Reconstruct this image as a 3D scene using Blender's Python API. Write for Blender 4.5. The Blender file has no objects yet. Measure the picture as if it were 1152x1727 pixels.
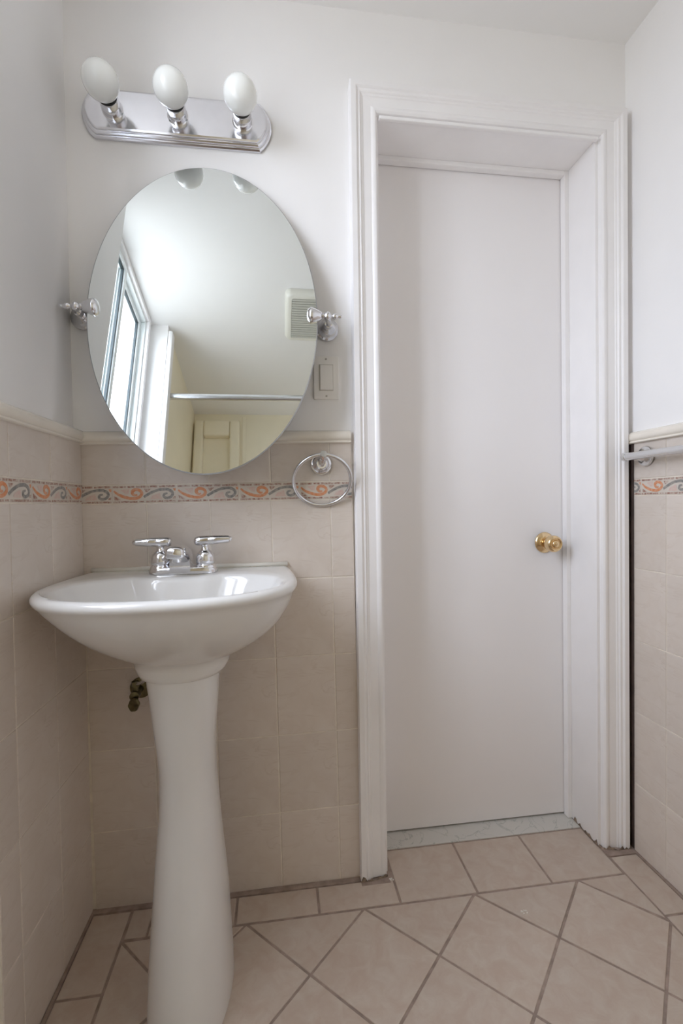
import bpy, bmesh, math, random
from mathutils import Vector, Matrix
S = bpy.context.scene
random.seed(7)

# ------------------------------------------------------------------ camera
CAM = Vector((0.476, -1.232, 1.0103)); YAW, PITCH, ROLL, FPX = 0.1349, 0.0187, -0.0149, 791.3
fw = Vector((math.sin(YAW)*math.cos(PITCH), math.cos(YAW)*math.cos(PITCH), -math.sin(PITCH)))
rt = Vector((math.cos(YAW), -math.sin(YAW), 0)); up = rt.cross(fw)
r2 = rt*math.cos(ROLL) + up*math.sin(ROLL); u2 = up*math.cos(ROLL) - rt*math.sin(ROLL)
cd = bpy.data.cameras.new('camera'); cam = bpy.data.objects.new('camera', cd); S.collection.objects.link(cam)
M4 = Matrix.Identity(4)
for i in range(3):
    M4[i][0], M4[i][1], M4[i][2], M4[i][3] = r2[i], u2[i], -fw[i], CAM[i]
cam.matrix_world = M4
cd.sensor_fit = 'HORIZONTAL'; cd.sensor_width = 36; cd.lens = FPX/1152*36; cd.clip_start = 0.01
S.camera = cam

# ------------------------------------------------------------------ world, exposure
w = bpy.data.worlds.new('sky'); S.world = w; w.use_nodes = True
wn = w.node_tree.nodes; wl = w.node_tree.links; bg = wn['Background']; bg.inputs[1].default_value = 6.0
wt = wn.new('ShaderNodeTexCoord'); wsep = wn.new('ShaderNodeSeparateXYZ'); wr = wn.new('ShaderNodeValToRGB')
wm = wn.new('ShaderNodeMapRange'); wm.inputs['From Min'].default_value = -1; wm.inputs['From Max'].default_value = 1
wl.new(wt.outputs['Generated'], wsep.inputs[0]); wl.new(wsep.outputs[2], wm.inputs['Value']); wl.new(wm.outputs[0], wr.inputs[0]); wl.new(wr.outputs[0], bg.inputs[0])
wr.color_ramp.elements[0].position = .44; wr.color_ramp.elements[0].color = (.33, .34, .355, 1)      # pale ground
wr.color_ramp.elements[1].position = .52; wr.color_ramp.elements[1].color = (.82, .885, 1.02, 1)       # overcast sky
S.view_settings.view_transform = 'Standard'; S.view_settings.look = 'None'
S.view_settings.gamma = 1; S.view_settings.use_curve_mapping = False
S.view_settings.exposure = 1.4
S.cycles.use_denoising = True
S.cycles.max_bounces = 16; S.cycles.diffuse_bounces = 12; S.cycles.glossy_bounces = 6
S.cycles.sample_clamp_indirect = 8; S.cycles.caustics_reflective = False; S.cycles.caustics_refractive = False
def area_light(name, loc, rot, sx, sy, power, color, portal=False):
    l = bpy.data.lights.new(name, 'AREA'); l.shape = 'RECTANGLE'; l.size = sx; l.size_y = sy; l.energy = power; l.color = color
    o = bpy.data.objects.new(name, l); o.location = loc; o.rotation_euler = rot; S.collection.objects.link(o)
    if portal: l.cycles.is_portal = True
    return o
# daylight entering by the window (portal guides the sky sampling)
area_light('window_portal', (-0.205, -0.705, 1.705), (0, math.radians(-90), 0), 1.15, 0.59, 1.0, (1, 1, 1), True)

# ------------------------------------------------------------------ constants
W = 1.478; H = 2.314; YB = 0.015; P = 0.1547; Q = 0.2052; RB = 1.1657
ZB = [0.0, 0.1974, 0.4026, 0.6078, 0.813, 1.0196]     # joints of the plain rows
BT = 1.0663

# ------------------------------------------------------------------ materials
def nt(name):
    m = bpy.data.materials.new(name); m.use_nodes = True
    return m, m.node_tree.nodes, m.node_tree.links, m.node_tree.nodes['Principled BSDF']
def N(nodes, t, **k):
    n = nodes.new(t)
    for a, b in k.items():
        if a in n.inputs: n.inputs[a].default_value = b
        else: setattr(n, a, b)
    return n
def simple(name, col, rough=0.5, metal=0.0, bump=0.0, bscale=60, coat=0.0, spec=0.5, var=0.0, vscale=6):
    m, n, l, b = nt(name)
    b.inputs['Base Color'].default_value = (*col, 1); b.inputs['Roughness'].default_value = rough
    b.inputs['Metallic'].default_value = metal; b.inputs['Coat Weight'].default_value = coat
    b.inputs['Specular IOR Level'].default_value = spec
    geo = N(n, 'ShaderNodeNewGeometry')
    if bump:
        t = N(n, 'ShaderNodeTexNoise', Scale=bscale, Detail=4.0); bp = N(n, 'ShaderNodeBump', Strength=bump, Distance=0.002)
        l.new(geo.outputs['Position'], t.inputs['Vector']); l.new(t.outputs[0], bp.inputs['Height']); l.new(bp.outputs[0], b.inputs['Normal'])
    if var:
        t = N(n, 'ShaderNodeTexNoise', Scale=vscale, Detail=3.0); r = N(n, 'ShaderNodeMapRange')
        l.new(geo.outputs['Position'], t.inputs['Vector']); l.new(t.outputs[0], r.inputs['Value'])
        r.inputs['From Min'].default_value = .3; r.inputs['From Max'].default_value = .7
        r.inputs['To Min'].default_value = 1-var; r.inputs['To Max'].default_value = 1+var
        mx = N(n, 'ShaderNodeMix', data_type='RGBA', blend_type='MULTIPLY'); mx.inputs[0].default_value = 1
        mx.inputs[6].default_value = (*col, 1); l.new(r.outputs[0], mx.inputs[7]); l.new(mx.outputs[2], b.inputs['Base Color'])
    return m
M = {}
M['paint'] = simple('wall_paint', (.875, .865, .86), .55, bump=.12, bscale=45, var=.012, vscale=5)
M['ceil'] = simple('ceiling_paint', (.86, .855, .845), .6, bump=.1, bscale=40, var=.01)
M['gloss_white'] = simple('trim_paint', (.87, .855, .855), .38, bump=.25, bscale=38, var=.02, vscale=9)
M['door'] = simple('door_paint', (.855, .835, .84), .42, bump=.05, bscale=25, var=.012, vscale=3)
M['grout_wall'] = simple('wall_grout', (.80, .74, .65), .8, bump=.3, bscale=300, var=.12, vscale=30)
M['grout_floor'] = simple('floor_grout', (.33, .255, .215), .85, bump=.4, bscale=250, var=.22, vscale=40)
M['rail'] = simple('rail_ceramic', (.80, .745, .66), .18, var=.04, vscale=8)
M['porcelain'] = simple('porcelain', (.76, .75, .735), .09, coat=.3)
M['chrome'] = simple('chrome', (.78, .78, .80), .07, 1.0, bump=.02, bscale=120)
M['satin'] = simple('satin_chrome', (.74, .75, .77), .22, 1.0)
M['plate'] = simple('worn_chrome', (.80, .80, .84), .16, 1.0, bump=.02, bscale=30, var=.02, vscale=40)
M['brass'] = simple('polished_brass', (.80, .60, .35), .17, 1.0)
M['oldbrass'] = simple('tarnished_brass', (.16, .14, .075), .3, 1.0, var=.4, vscale=60)
M['mirror'] = simple('mirror_silver', (.88, .92, .915), .0, 1.0)
M['mirror_edge'] = simple('mirror_edge', (.42, .43, .44), .3, .6)
M['black'] = simple('black_plastic', (.012, .012, .012), .4)
M['switch'] = simple('switch_plastic', (.84, .82, .79), .3)
M['rubber'] = simple('gasket', (.03, .045, .05), .5)
M['alu'] = simple('painted_aluminium', (.78, .82, .82), .35)
M['surround'] = simple('surround_acrylic', (.84, .775, .60), .3, var=.03)
M['cream'] = simple('cream_plastic', (.78, .77, .70), .35)
M['grille'] = simple('grille_plastic', (.55, .55, .50), .5)
M['gapfill'] = simple('gap_brown', (.06, .038, .03), .8, var=.3, vscale=30)  # dark brown for the strip beside the right casing
M['dirt'] = simple('old_caulk', (.26, .20, .15), .9, bump=.6, bscale=200, var=.5, vscale=90)
M['caulk'] = simple('white_caulk', (.78, .76, .70), .4)
M['screw'] = simple('screw', (.45, .42, .38), .5)

def tile_material(name, base, vein, scale, vein_amt, rough, mott):
    m, n, l, b = nt(name)
    tc = N(n, 'ShaderNodeTexCoord'); oi = N(n, 'ShaderNodeObjectInfo')
    off = N(n, 'ShaderNodeVectorMath', operation='SCALE'); cmb = N(n, 'ShaderNodeCombineXYZ')
    l.new(oi.outputs['Random'], cmb.inputs[2]); l.new(cmb.outputs[0], off.inputs[0]); off.inputs['Scale'].default_value = mott
    add = N(n, 'ShaderNodeVectorMath', operation='ADD'); l.new(tc.outputs['Object'], add.inputs[0]); l.new(off.outputs[0], add.inputs[1])
    t1 = N(n, 'ShaderNodeTexNoise', Scale=scale, Detail=6.0, Roughness=.6, Distortion=.8); l.new(add.outputs[0], t1.inputs['Vector'])
    mp = N(n, 'ShaderNodeMapping'); mp.inputs['Scale'].default_value = (1, 2.2, 1); l.new(add.outputs[0], mp.inputs[0])
    t2 = N(n, 'ShaderNodeTexNoise', Scale=scale*.55, Detail=3.0, Distortion=1.4); l.new(mp.outputs[0], t2.inputs['Vector'])
    s = N(n, 'ShaderNodeMath', operation='SUBTRACT'); l.new(t2.outputs[0], s.inputs[0]); s.inputs[1].default_value = .5
    a = N(n, 'ShaderNodeMath', operation='ABSOLUTE'); l.new(s.outputs[0], a.inputs[0])
    r = N(n, 'ShaderNodeMapRange'); l.new(a.outputs[0], r.inputs['Value']); r.inputs['From Max'].default_value = .022
    r.inputs['To Min'].default_value = vein_amt; r.inputs['To Max'].default_value = 0
    r2_ = N(n, 'ShaderNodeMapRange'); l.new(t1.outputs[0], r2_.inputs['Value']); r2_.inputs['From Min'].default_value = .35; r2_.inputs['From Max'].default_value = .68
    r2_.inputs['To Min'].default_value = 0; r2_.inputs['To Max'].default_value = 1
    mx = N(n, 'ShaderNodeMix', data_type='RGBA'); l.new(r2_.outputs[0], mx.inputs[0])
    mx.inputs[6].default_value = (*base[0], 1); mx.inputs[7].default_value = (*base[1], 1)
    mask = N(n, 'ShaderNodeMath', operation='MULTIPLY'); l.new(r.outputs[0], mask.inputs[0]); l.new(r2_.outputs[0], mask.inputs[1])
    m2 = N(n, 'ShaderNodeMix', data_type='RGBA'); l.new(mask.outputs[0], m2.inputs[0]); l.new(mx.outputs[2], m2.inputs[6]); m2.inputs[7].default_value = (*vein, 1)
    vr = N(n, 'ShaderNodeMapRange'); l.new(oi.outputs['Random'], vr.inputs['Value']); vr.inputs['To Min'].default_value = .965; vr.inputs['To Max'].default_value = 1.03
    m3 = N(n, 'ShaderNodeMix', data_type='RGBA', blend_type='MULTIPLY'); m3.inputs[0].default_value = 1
    l.new(m2.outputs[2], m3.inputs[6]); l.new(vr.outputs[0], m3.inputs[7]); l.new(m3.outputs[2], b.inputs['Base Color'])
    b.inputs['Roughness'].default_value = rough
    return m
M['tile'] = tile_material('wall_tile_glaze', ((.66, .585, .52), (.70, .635, .575)), (.50, .40, .32), 14, .45, .28, .0)
M['ftile'] = tile_material('floor_tile_glaze', ((.50, .40, .33), (.56, .485, .415)), (.42, .33, .27), 26, .15, .42, 3.0)
M['btile'] = simple('border_base', (.66, .60, .53), .35, var=.03, vscale=60)
def stroke_mat(name, col, amt):
    m, n, l, b = nt(name)
    geo = N(n, 'ShaderNodeNewGeometry'); t = N(n, 'ShaderNodeTexNoise', Scale=160.0, Detail=3.0)
    l.new(geo.outputs['Position'], t.inputs['Vector'])
    r = N(n, 'ShaderNodeMapRange'); l.new(t.outputs[0], r.inputs['Value']); r.inputs['From Min'].default_value = .35; r.inputs['From Max'].default_value = .65
    r.inputs['To Min'].default_value = 0; r.inputs['To Max'].default_value = amt
    mx = N(n, 'ShaderNodeMix', data_type='RGBA'); l.new(r.outputs[0], mx.inputs[0])
    mx.inputs[6].default_value = (*col, 1); mx.inputs[7].default_value = (.66, .58, .5, 1); l.new(mx.outputs[2], b.inputs['Base Color'])
    b.inputs['Roughness'].default_value = .4
    return m
M['b_brown'] = stroke_mat('border_brown', (.30, .13, .09), .85)
M['b_orange'] = stroke_mat('border_orange', (.66, .24, .09), .35)
M['b_grey'] = stroke_mat('border_grey', (.20, .20, .195), .4)
M['b_pink'] = stroke_mat('border_pink', (.66, .47, .42), .7)
# veined marble
m, n, l, b = nt('marble'); M['marble'] = m
geo = N(n, 'ShaderNodeNewGeometry'); t = N(n, 'ShaderNodeTexNoise', Scale=14.0, Detail=6.0, Distortion=1.2); l.new(geo.outputs['Position'], t.inputs['Vector'])
s = N(n, 'ShaderNodeMath', operation='SUBTRACT'); l.new(t.outputs[0], s.inputs[0]); s.inputs[1].default_value = .5
a = N(n, 'ShaderNodeMath', operation='ABSOLUTE'); l.new(s.outputs[0], a.inputs[0])
r = N(n, 'ShaderNodeValToRGB'); l.new(a.outputs[0], r.inputs[0])
r.color_ramp.elements[0].color = (.42, .43, .40, 1); r.color_ramp.elements[1].position = .018; r.color_ramp.elements[1].color = (.60, .585, .55, 1)
l.new(r.outputs[0], b.inputs['Base Color']); b.inputs['Roughness'].default_value = .25
# window glass: clear pane
m, n, l, b = nt('window_glass'); M['glass'] = m
out = [q for q in n if q.type == 'OUTPUT_MATERIAL'][0]; tr = N(n, 'ShaderNodeBsdfTransparent'); gl = N(n, 'ShaderNodeBsdfGlossy', Roughness=.02)
tr.inputs[0].default_value = (.97, .97, .97, 1)
fr = N(n, 'ShaderNodeLayerWeight'); fr0 = fr; fp = N(n, 'ShaderNodeMath', operation='POWER'); l.new(fr0.outputs['Facing'], fp.inputs[0]); fp.inputs[1].default_value = 5
fr = N(n, 'ShaderNodeMapRange'); l.new(fp.outputs[0], fr.inputs['Value']); fr.inputs['To Min'].default_value = .04; fr.inputs['To Max'].default_value = .6; mx = N(n, 'ShaderNodeMixShader'); l.new(fr.outputs[0], mx.inputs[0]); l.new(tr.outputs[0], mx.inputs[1]); l.new(gl.outputs[0], mx.inputs[2]); l.new(mx.outputs[0], out.inputs[0])
# frosted bulb glass
m, n, l, b = nt('bulb_glass'); M['bulb'] = m
b.inputs['Base Color'].default_value = (.87, .885, .86, 1); b.inputs['Roughness'].default_value = .12
b.inputs['Subsurface Weight'].default_value = .4; b.inputs['Subsurface Radius'].default_value = (.03, .03, .03); b.inputs['Subsurface Scale'].default_value = .6; b.inputs['Coat Weight'].default_value = .5

# ------------------------------------------------------------------ helpers
def mesh_obj(name, bm, mats, parent=None, smooth=False, angle=None):
    me = bpy.data.meshes.new(name)
    bmesh.ops.recalc_face_normals(bm, faces=bm.faces) if bm.faces else None
    bm.to_mesh(me); bm.free()
    for q in (mats if isinstance(mats, (list, tuple)) else [mats]): me.materials.append(q)
    if smooth:
        for p in me.polygons: p.use_smooth = True
        if angle:
            for e in me.edges: pass
            me.set_sharp_from_angle(angle=math.radians(angle))
    o = bpy.data.objects.new(name, me); S.collection.objects.link(o)
    if parent: o.parent = parent
    return o
def tag(o, label=None, cat=None, group=None, kind=None):
    if label: o['label'] = label
    if cat: o['category'] = cat
    if group: o['group'] = group
    if kind: o['kind'] = kind
    return o
def empty(name, loc=(0, 0, 0)):
    o = bpy.data.objects.new(name, None); o.empty_display_size = .05; o.location = loc; S.collection.objects.link(o); return o
def under(o, parent):     # child keeps its world place
    o.parent = parent; o.matrix_parent_inverse = Matrix.Translation(-Vector(parent.location)); return o
def box(bm, x0, x1, y0, y1, z0, z1, bev=0.0, seg=2):
    vs = [bm.verts.new((x, y, z)) for x in (x0, x1) for y in (y0, y1) for z in (z0, z1)]
    fs = [(0, 1, 3, 2), (4, 6, 7, 5), (0, 4, 5, 1), (2, 3, 7, 6), (0, 2, 6, 4), (1, 5, 7, 3)]
    faces = [bm.faces.new([vs[i] for i in f]) for f in fs]
    if bev:
        es = {e for f in faces for e in f.edges}
        bmesh.ops.recalc_face_normals(bm, faces=faces)
        bmesh.ops.bevel(bm, geom=list(es), offset=bev, segments=seg, affect='EDGES', profile=.6)
    return bm
def boxm(*a, **k):
    return box(bmesh.new(), *a, **k)
def lathe(bm, prof, mat=Matrix.Identity(4), n=48, close=True):
    """prof: list of (radius, height); revolved round local z, then moved by mat"""
    rings = []
    for r, h in prof:
        if r < 1e-6: rings.append([bm.verts.new(mat @ Vector((0, 0, h)))])
        else: rings.append([bm.verts.new(mat @ Vector((r*math.cos(2*math.pi*i/n), r*math.sin(2*math.pi*i/n), h))) for i in range(n)])
    for a, b in zip(rings, rings[1:]):
        for i in range(n):
            j = (i+1) % n
            if len(a) == 1 and len(b) == 1: continue
            if len(a) == 1: bm.faces.new([a[0], b[i], b[j]])
            elif len(b) == 1: bm.faces.new([a[i], b[0], a[j]])
            else: bm.faces.new([a[i], b[i], b[j], a[j]])
    return bm
def axis_matrix(loc, direction):
    d = Vector(direction).normalized(); q = d.to_track_quat('Z', 'Y')
    return Matrix.Translation(loc) @ q.to_matrix().to_4x4()
def catmull(pts, k=8, closed=False):
    out = []; n = len(pts)
    rng = range(n) if closed else range(n-1)
    for i in rng:
        g = (lambda j: pts[j % n]) if closed else (lambda j: pts[max(0, min(n-1, j))])
        p0, p1, p2, p3 = [Vector(g(j)) for j in (i-1, i, i+1, i+2)]
        for s in range(k):
            t = s/k
            out.append(.5*((2*p1)+(p2-p0)*t+(2*p0-5*p1+4*p2-p3)*t*t+(3*p1-p0-3*p2+p3)*t**3))
    if not closed: out.append(Vector(pts[-1]))
    return out
def tube(bm, pts, rad, n=16, closed=False, caps=True):
    pts = [Vector(p) for p in pts]; m = len(pts); rings = []; prev = None
    for i, p in enumerate(pts):
        if closed: t = pts[(i+1) % m]-pts[i-1]
        else: t = pts[min(i+1, m-1)]-pts[max(i-1, 0)]
        t.normalize()
        if prev is None:
            a = t.orthogonal().normalized()
        else:
            a = (prev - t*prev.dot(t)).normalized()
        prev = a; b = t.cross(a); r = rad[i] if isinstance(rad, (list, tuple)) else rad
        rings.append([bm.verts.new(p+a*r*math.cos(2*math.pi*j/n)+b*r*math.sin(2*math.pi*j/n)) for j in range(n)])
    prs = list(zip(rings, rings[1:]))
    for A, B in prs:
        for j in range(n): bm.faces.new([A[j], A[(j+1) % n], B[(j+1) % n], B[j]])
    if closed:
        A, B = rings[-1], rings[0]
        best = min(range(n), key=lambda s: (A[0].co-B[s].co).length)
        for j in range(n): bm.faces.new([A[j], A[(j+1) % n], B[(j+1+best) % n], B[(j+best) % n]])
    elif caps:
        bm.faces.new(list(reversed(rings[0]))); bm.faces.new(rings[-1])
    return bm
def bridge(bm, rings, closed=True, cap0=False, cap1=False):
    n = len(rings[0])
    for A, B in zip(rings, rings[1:]):
        for j in range(n if closed else n-1):
            bm.faces.new([A[j], A[(j+1) % n], B[(j+1) % n], B[j]])
    if cap0: bm.faces.new(list(reversed(rings[0])))
    if cap1: bm.faces.new(rings[-1])

# ------------------------------------------------------------------ tile building
def basis(o, U, V, Nn):
    m = Matrix.Identity(4)
    for i in range(3): m[i][0], m[i][1], m[i][2], m[i][3] = U[i], V[i], Nn[i], o[i]
    return m
def map_back(u, v):  return Vector((u-.0116*(v-.6), 0, v+.0094*(u-.4)))
def map_left(u, v):  return Vector((.0117*u-.0017*(v-.6), u, v))            # u = y
def map_right(u, v): return Vector((W+.0115*u+.0022*(v-.6), -u, v))         # u = -y
WALLS = {
 'back': (map_back, (1, 0, .0094), (-.0116, 0, 1), (0, -1, 0)),
 'left': (map_left, (.0117, 1, 0), (-.0017, 0, 1), (1, -.0117, .0017)),
 'right': (map_right, (.0115, -1, 0), (.0022, 0, 1), (-1, -.0115, .0022)),
}
_cache = {}
def tile_poly_mesh(poly, depth, bev, mat, name, lift=0.0):
    key = (name, tuple((round(a, 4), round(b, 4)) for a, b in poly))
    if key in _cache: return _cache[key]
    c = Vector((sum(p[0] for p in poly)/len(poly), sum(p[1] for p in poly)/len(poly)))
    bm = bmesh.new(); n = len(poly)
    def inset(d):
        out = []
        for i in range(n):
            p0, p1, p2 = [Vector(poly[(i+k) % n]) for k in (-1, 0, 1)]
            e1 = (p1-p0).normalized(); e2 = (p2-p1).normalized()
            n1 = Vector((-e1.y, e1.x)); n2 = Vector((-e2.y, e2.x)); b = (n1+n2)
            b = b/(max(.15, (1+n1.dot(n2)))); out.append(p1+b*d)
        return out
    R = [[bm.verts.new((p[0], p[1], -depth)) for p in poly],
         [bm.verts.new((p[0], p[1], -bev)) for p in poly],
         [bm.verts.new((p.x, p.y, -bev*.3)) for p in inset(bev*.4)],
         [bm.verts.new((p.x, p.y, 0)) for p in inset(bev*1.3)]]
    bridge(bm, R, cap1=True)
    me = bpy.data.meshes.new(name); bmesh.ops.recalc_face_normals(bm, faces=bm.faces); bm.to_mesh(me); bm.free(); me.materials.append(mat)
    for p in me.polygons: p.use_smooth = False
    _cache[key] = me; return me
def put(name, me, matrix, parent):
    o = bpy.data.objects.new(name, me); S.collection.objects.link(o); o.parent = parent
    o.matrix_parent_inverse = Matrix.Translation(-Vector(parent.location)); o.matrix_basis = matrix; return o

# border tile picture (drawn in relief paint on the tile), unit u 0..1, v 0..1
def ribbon(bm, pts, ws, mi, w_, h_, z, k=6):
    c = catmull([(p[0]*w_, p[1]*h_, 0) for p in pts], k); m = len(c)
    wl = []
    for i in range(m):
        t = i/(m-1)*(len(ws)-1); a = int(min(t, len(ws)-2)); wl.append((ws[a]+(ws[a+1]-ws[a])*(t-a))*h_)
    L, R = [], []
    for i in range(m):
        t = (c[min(i+1, m-1)]-c[max(i-1, 0)]).normalized(); nn = Vector((-t.y, t.x, 0))
        L.append(bm.verts.new(c[i]+nn*wl[i]/2+Vector((0, 0, z)))); R.append(bm.verts.new(c[i]-nn*wl[i]/2+Vector((0, 0, z))))
    for i in range(m-1):
        f = bm.faces.new([R[i], R[i+1], L[i+1], L[i]]); f.material_index = mi
def flat(bm, pts, mi, w_, h_, z):
    f = bm.faces.new([bm.verts.new((p[0]*w_, p[1]*h_, z)) for p in pts]); f.material_index = mi
def border_mesh(u0, u1):
    key = ('border', round(u0, 3), round(u1, 3))
    if key in _cache: return _cache[key]
    w_, h_ = P-.002, BT-ZB[5]-.0022; bm = bmesh.new(); z = .0006; rr = random.Random(3)
    for v0, v1 in ((.86, .965), (.03, .125)):
        x = .01
        while x < .98:
            x2 = min(.985, x+rr.uniform(.05, .16)); j = [rr.uniform(-.012, .012) for _ in range(4)]
            flat(bm, [(x, v0+j[0]), (x2, v0+j[1]), (x2, v1+j[2]), (x, v1+j[3])], 1, w_, h_, z); x = x2+rr.choice([.004, .012, .03])
    ribbon(bm, [(.02, .70), (.08, .52), (.16, .38), (.27, .27), (.36, .27), (.43, .38), (.455, .55), (.425, .70), (.365, .76), (.315, .68), (.31, .54), (.345, .44), (.385, .47)], [.09, .13, .17, .16, .17, .17, .16, .16, .17, .19, .17, .13, .08], 2, w_, h_, z)
    ribbon(bm, [(.485, .33), (.54, .45), (.61, .58), (.69, .69), (.77, .74), (.86, .74), (.925, .62), (.94, .45), (.90, .29), (.84, .25), (.80, .34), (.81, .47), (.86, .52)], [.13, .15, .15, .14, .15, .16, .16, .15, .15, .15, .14, .13, .08], 3, w_, h_, z+.0001)
    flat(bm, [(.12, .76), (.26, .80), (.25, .50), (.20, .52)], 4, w_, h_, z)
    flat(bm, [(.62, .40), (.74, .55), (.77, .20), (.58, .20)], 4, w_, h_, z)
    flat(bm, [(.49, .80), (.60, .79), (.545, .62), (.52, .60)], 1, w_, h_, z)
    flat(bm, [(.02, .42), (.10, .28), (.13, .18), (.03, .17)], 1, w_, h_, z)
    flat(bm, [(.95, .80), (.99, .80), (.99, .66), (.965, .64)], 2, w_, h_, z)
    flat(bm, [(.945, .30), (.985, .36), (.98, .20), (.94, .20)], 1, w_, h_, z)
    box(bm, 0, w_, 0, h_, -.006, 0)
    for f in bm.faces:
        if f.material_index == 0: pass
    for cut, side in ((u0, -1), (u1, 1)):
        if (side < 0 and cut > 0) or (side > 0 and cut < 1):
            bmesh.ops.bisect_plane(bm, geom=bm.verts[:]+bm.edges[:]+bm.faces[:], plane_co=(cut*w_, 0, 0), plane_no=(side, 0, 0), clear_outer=True)
    for v in bm.verts: v.co.x -= u0*w_
    me = bpy.data.meshes.new('border_tile'); bm.to_mesh(me); bm.free()
    for q in ('btile', 'b_brown', 'b_orange', 'b_grey', 'b_pink'): me.materials.append(M[q])
    _cache[key] = me; return me

def tile_wall(which, parent, cols, u_border0, rows=None):
    fn, U, V, Nn = WALLS[which]
    g = .0011
    zz = list(zip(ZB, ZB[1:])) + [(BT, RB+.004)]
    for (v0, v1) in zz:
        for (a, b) in cols:
            du, dv = b-a-2*g, v1-v0-2*g
            me = tile_poly_mesh([(0, 0), (du, 0), (du, dv), (0, dv)], .006, .0012, M['tile'], 'wall_tile')
            o = fn(a+g, v0+g); j = random.uniform(-.0004, .0002)
            put('wall_tile', me, basis(o+Vector(Nn)*j, U, V, Nn), parent)
    lo, hi = cols[0][0], cols[-1][1]; k = 0
    u = u_border0
    while u < hi-.002:
        a, b = max(u, lo), min(u+P, hi)
        if b-a > .004:
            me = border_mesh((a-u)/P if a > u else 0, (b-u)/P if b < u+P else 1)
            put('border_tile', me, basis(fn(a+.001, ZB[5]+.0011), U, V, Nn), parent)
        u += P

def rail(which, u0, u1, name, trimname):
    fn, U, V, Nn = WALLS[which]; Nn = Vector(Nn)
    prof = [(-.026, 1.2), (-.004, 1.2005), (.004, 1.197), (.0095, 1.190), (.0115, 1.182), (.0095, 1.1755), (.0065, 1.1735), (.0085, 1.1715), (.009, 1.1685), (.007, 1.1665), (-.004, 1.1662)]
    bm = bmesh.new(); rings = []
    for u in (u0, u1): rings.append([bm.verts.new(fn(u, z)+Nn*o) for o, z in prof])
    bridge(bm, rings, cap0=True, cap1=True)
    o = mesh_obj(trimname, bm, M['rail'], smooth=True, angle=50); o['kind'] = 'structure'; return o

# ------------------------------------------------------------------ room shell
YN = -.374; YE = -1.05; YA = -1.83; XL = -.024; XR = 1.487; XN = -.12
def wall(name, bm, mat='paint'):
    o = mesh_obj(name, bm, M[mat]); o['kind'] = 'structure'; return o
bm = bmesh.new()
box(bm, XL-.1, .745, YB, .2, -.05, H+.05); box(bm, .745, 1.397, YB, .2, 2.040, H+.05); box(bm, 1.397, XR+.1, YB, .2, -.05, H+.05)
wall_back = wall('wall_back', bm)
bm = bmesh.new(); box(bm, XN-.05, XL, YN, .2, -.05, H+.05)
wall_left = wall('wall_left', bm)
bm = bmesh.new(); box(bm, XR, XR+.1, YA-.1, .2, -.05, H+.05)
wall_right = wall('wall_right', bm)
bm = bmesh.new()    # window wall of the nook, with the opening
WY0, WY1, WZ0, WZ1 = -1.005, -.405, 1.12, 2.287
box(bm, XN-.1, XN, YE, WY0, -.05, H+.05); box(bm, XN-.1, XN, WY1, YN, -.05, H+.05)
box(bm, XN-.1, XN, WY0, WY1, -.05, WZ0); box(bm, XN-.1, XN, WY0, WY1, WZ1, H+.05)
wall('wall_window', bm)
bm = bmesh.new(); box(bm, XN-.1, -.034, YE-.05, YE, -.05, H+.05, ); box(bm, -.034, -.012, YE-.05, YE, -.05, H-.03, bev=.008)
wall('wall_alcove_return', bm)
bm = bmesh.new(); box(bm, XN-.1, -.04, YA-.1, YE-.05, -.05, H+.05); wall('wall_alcove_side', bm, 'surround')
bm = bmesh.new(); box(bm, -.05, XR, YA-.1, YA, -.05, H+.05); wall('wall_rear', bm, 'surround')
bm = bmesh.new(); box(bm, XN-.1, XR+.1, YA-.1, .2, H, H+.08); ceiling = wall('ceiling', bm, 'ceil')
bm = bmesh.new(); box(bm, XN-.1, XR+.1, YA-.1, .2, -.1, -.0022); floor = wall('floor', bm, 'grout_floor')
bm = bmesh.new(); box(bm, .7, 1.45, .2, .3, -.05, 2.1); wall('wall_hall', bm)

# mortar beds that carry the tile (grout shows in the joints)
def bed(which, parent, u0, u1, back):
    fn, U, V, Nn = WALLS[which]; Nn = Vector(Nn); bm = bmesh.new(); rings = []
    for d in (-.0017, -back):
        rings.append([bm.verts.new(fn(u, v)+Nn*d) for u, v in ((u0, -.01), (u1, -.01), (u1, 1.19), (u0, 1.19))])
    bridge(bm, rings, cap0=True, cap1=True); o = mesh_obj('grout_bed', bm, M['grout_wall'], parent); return o
bed('back', wall_back, -.02, .678, .0149); bed('left', wall_left, YN+.001, .012, .0235); bed('right', wall_right, .0215, 1.05, .0088)
tile_wall('back', wall_back, [(0, P), (P, 2*P), (2*P, 3*P), (3*P, 4*P), (4*P, .6775)], -.0805)
tile_wall('left', wall_left, [(YN+.001, -2*P), (-2*P, -P), (-P, 0)], -.0805-P*3+.078-.0775+.0)
tile_wall('right', wall_right, [(.0225, .133)]+[(.133+k*P, .133+(k+1)*P) for k in range(6)], .0495-P)
rail('back', -.012, .677, 'rail', 'trim_2'); rail('left', YN+.001, .011, 'rail', 'trim_3'); rail('right', .012, 1.05, 'rail', 'trim_4')

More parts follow.
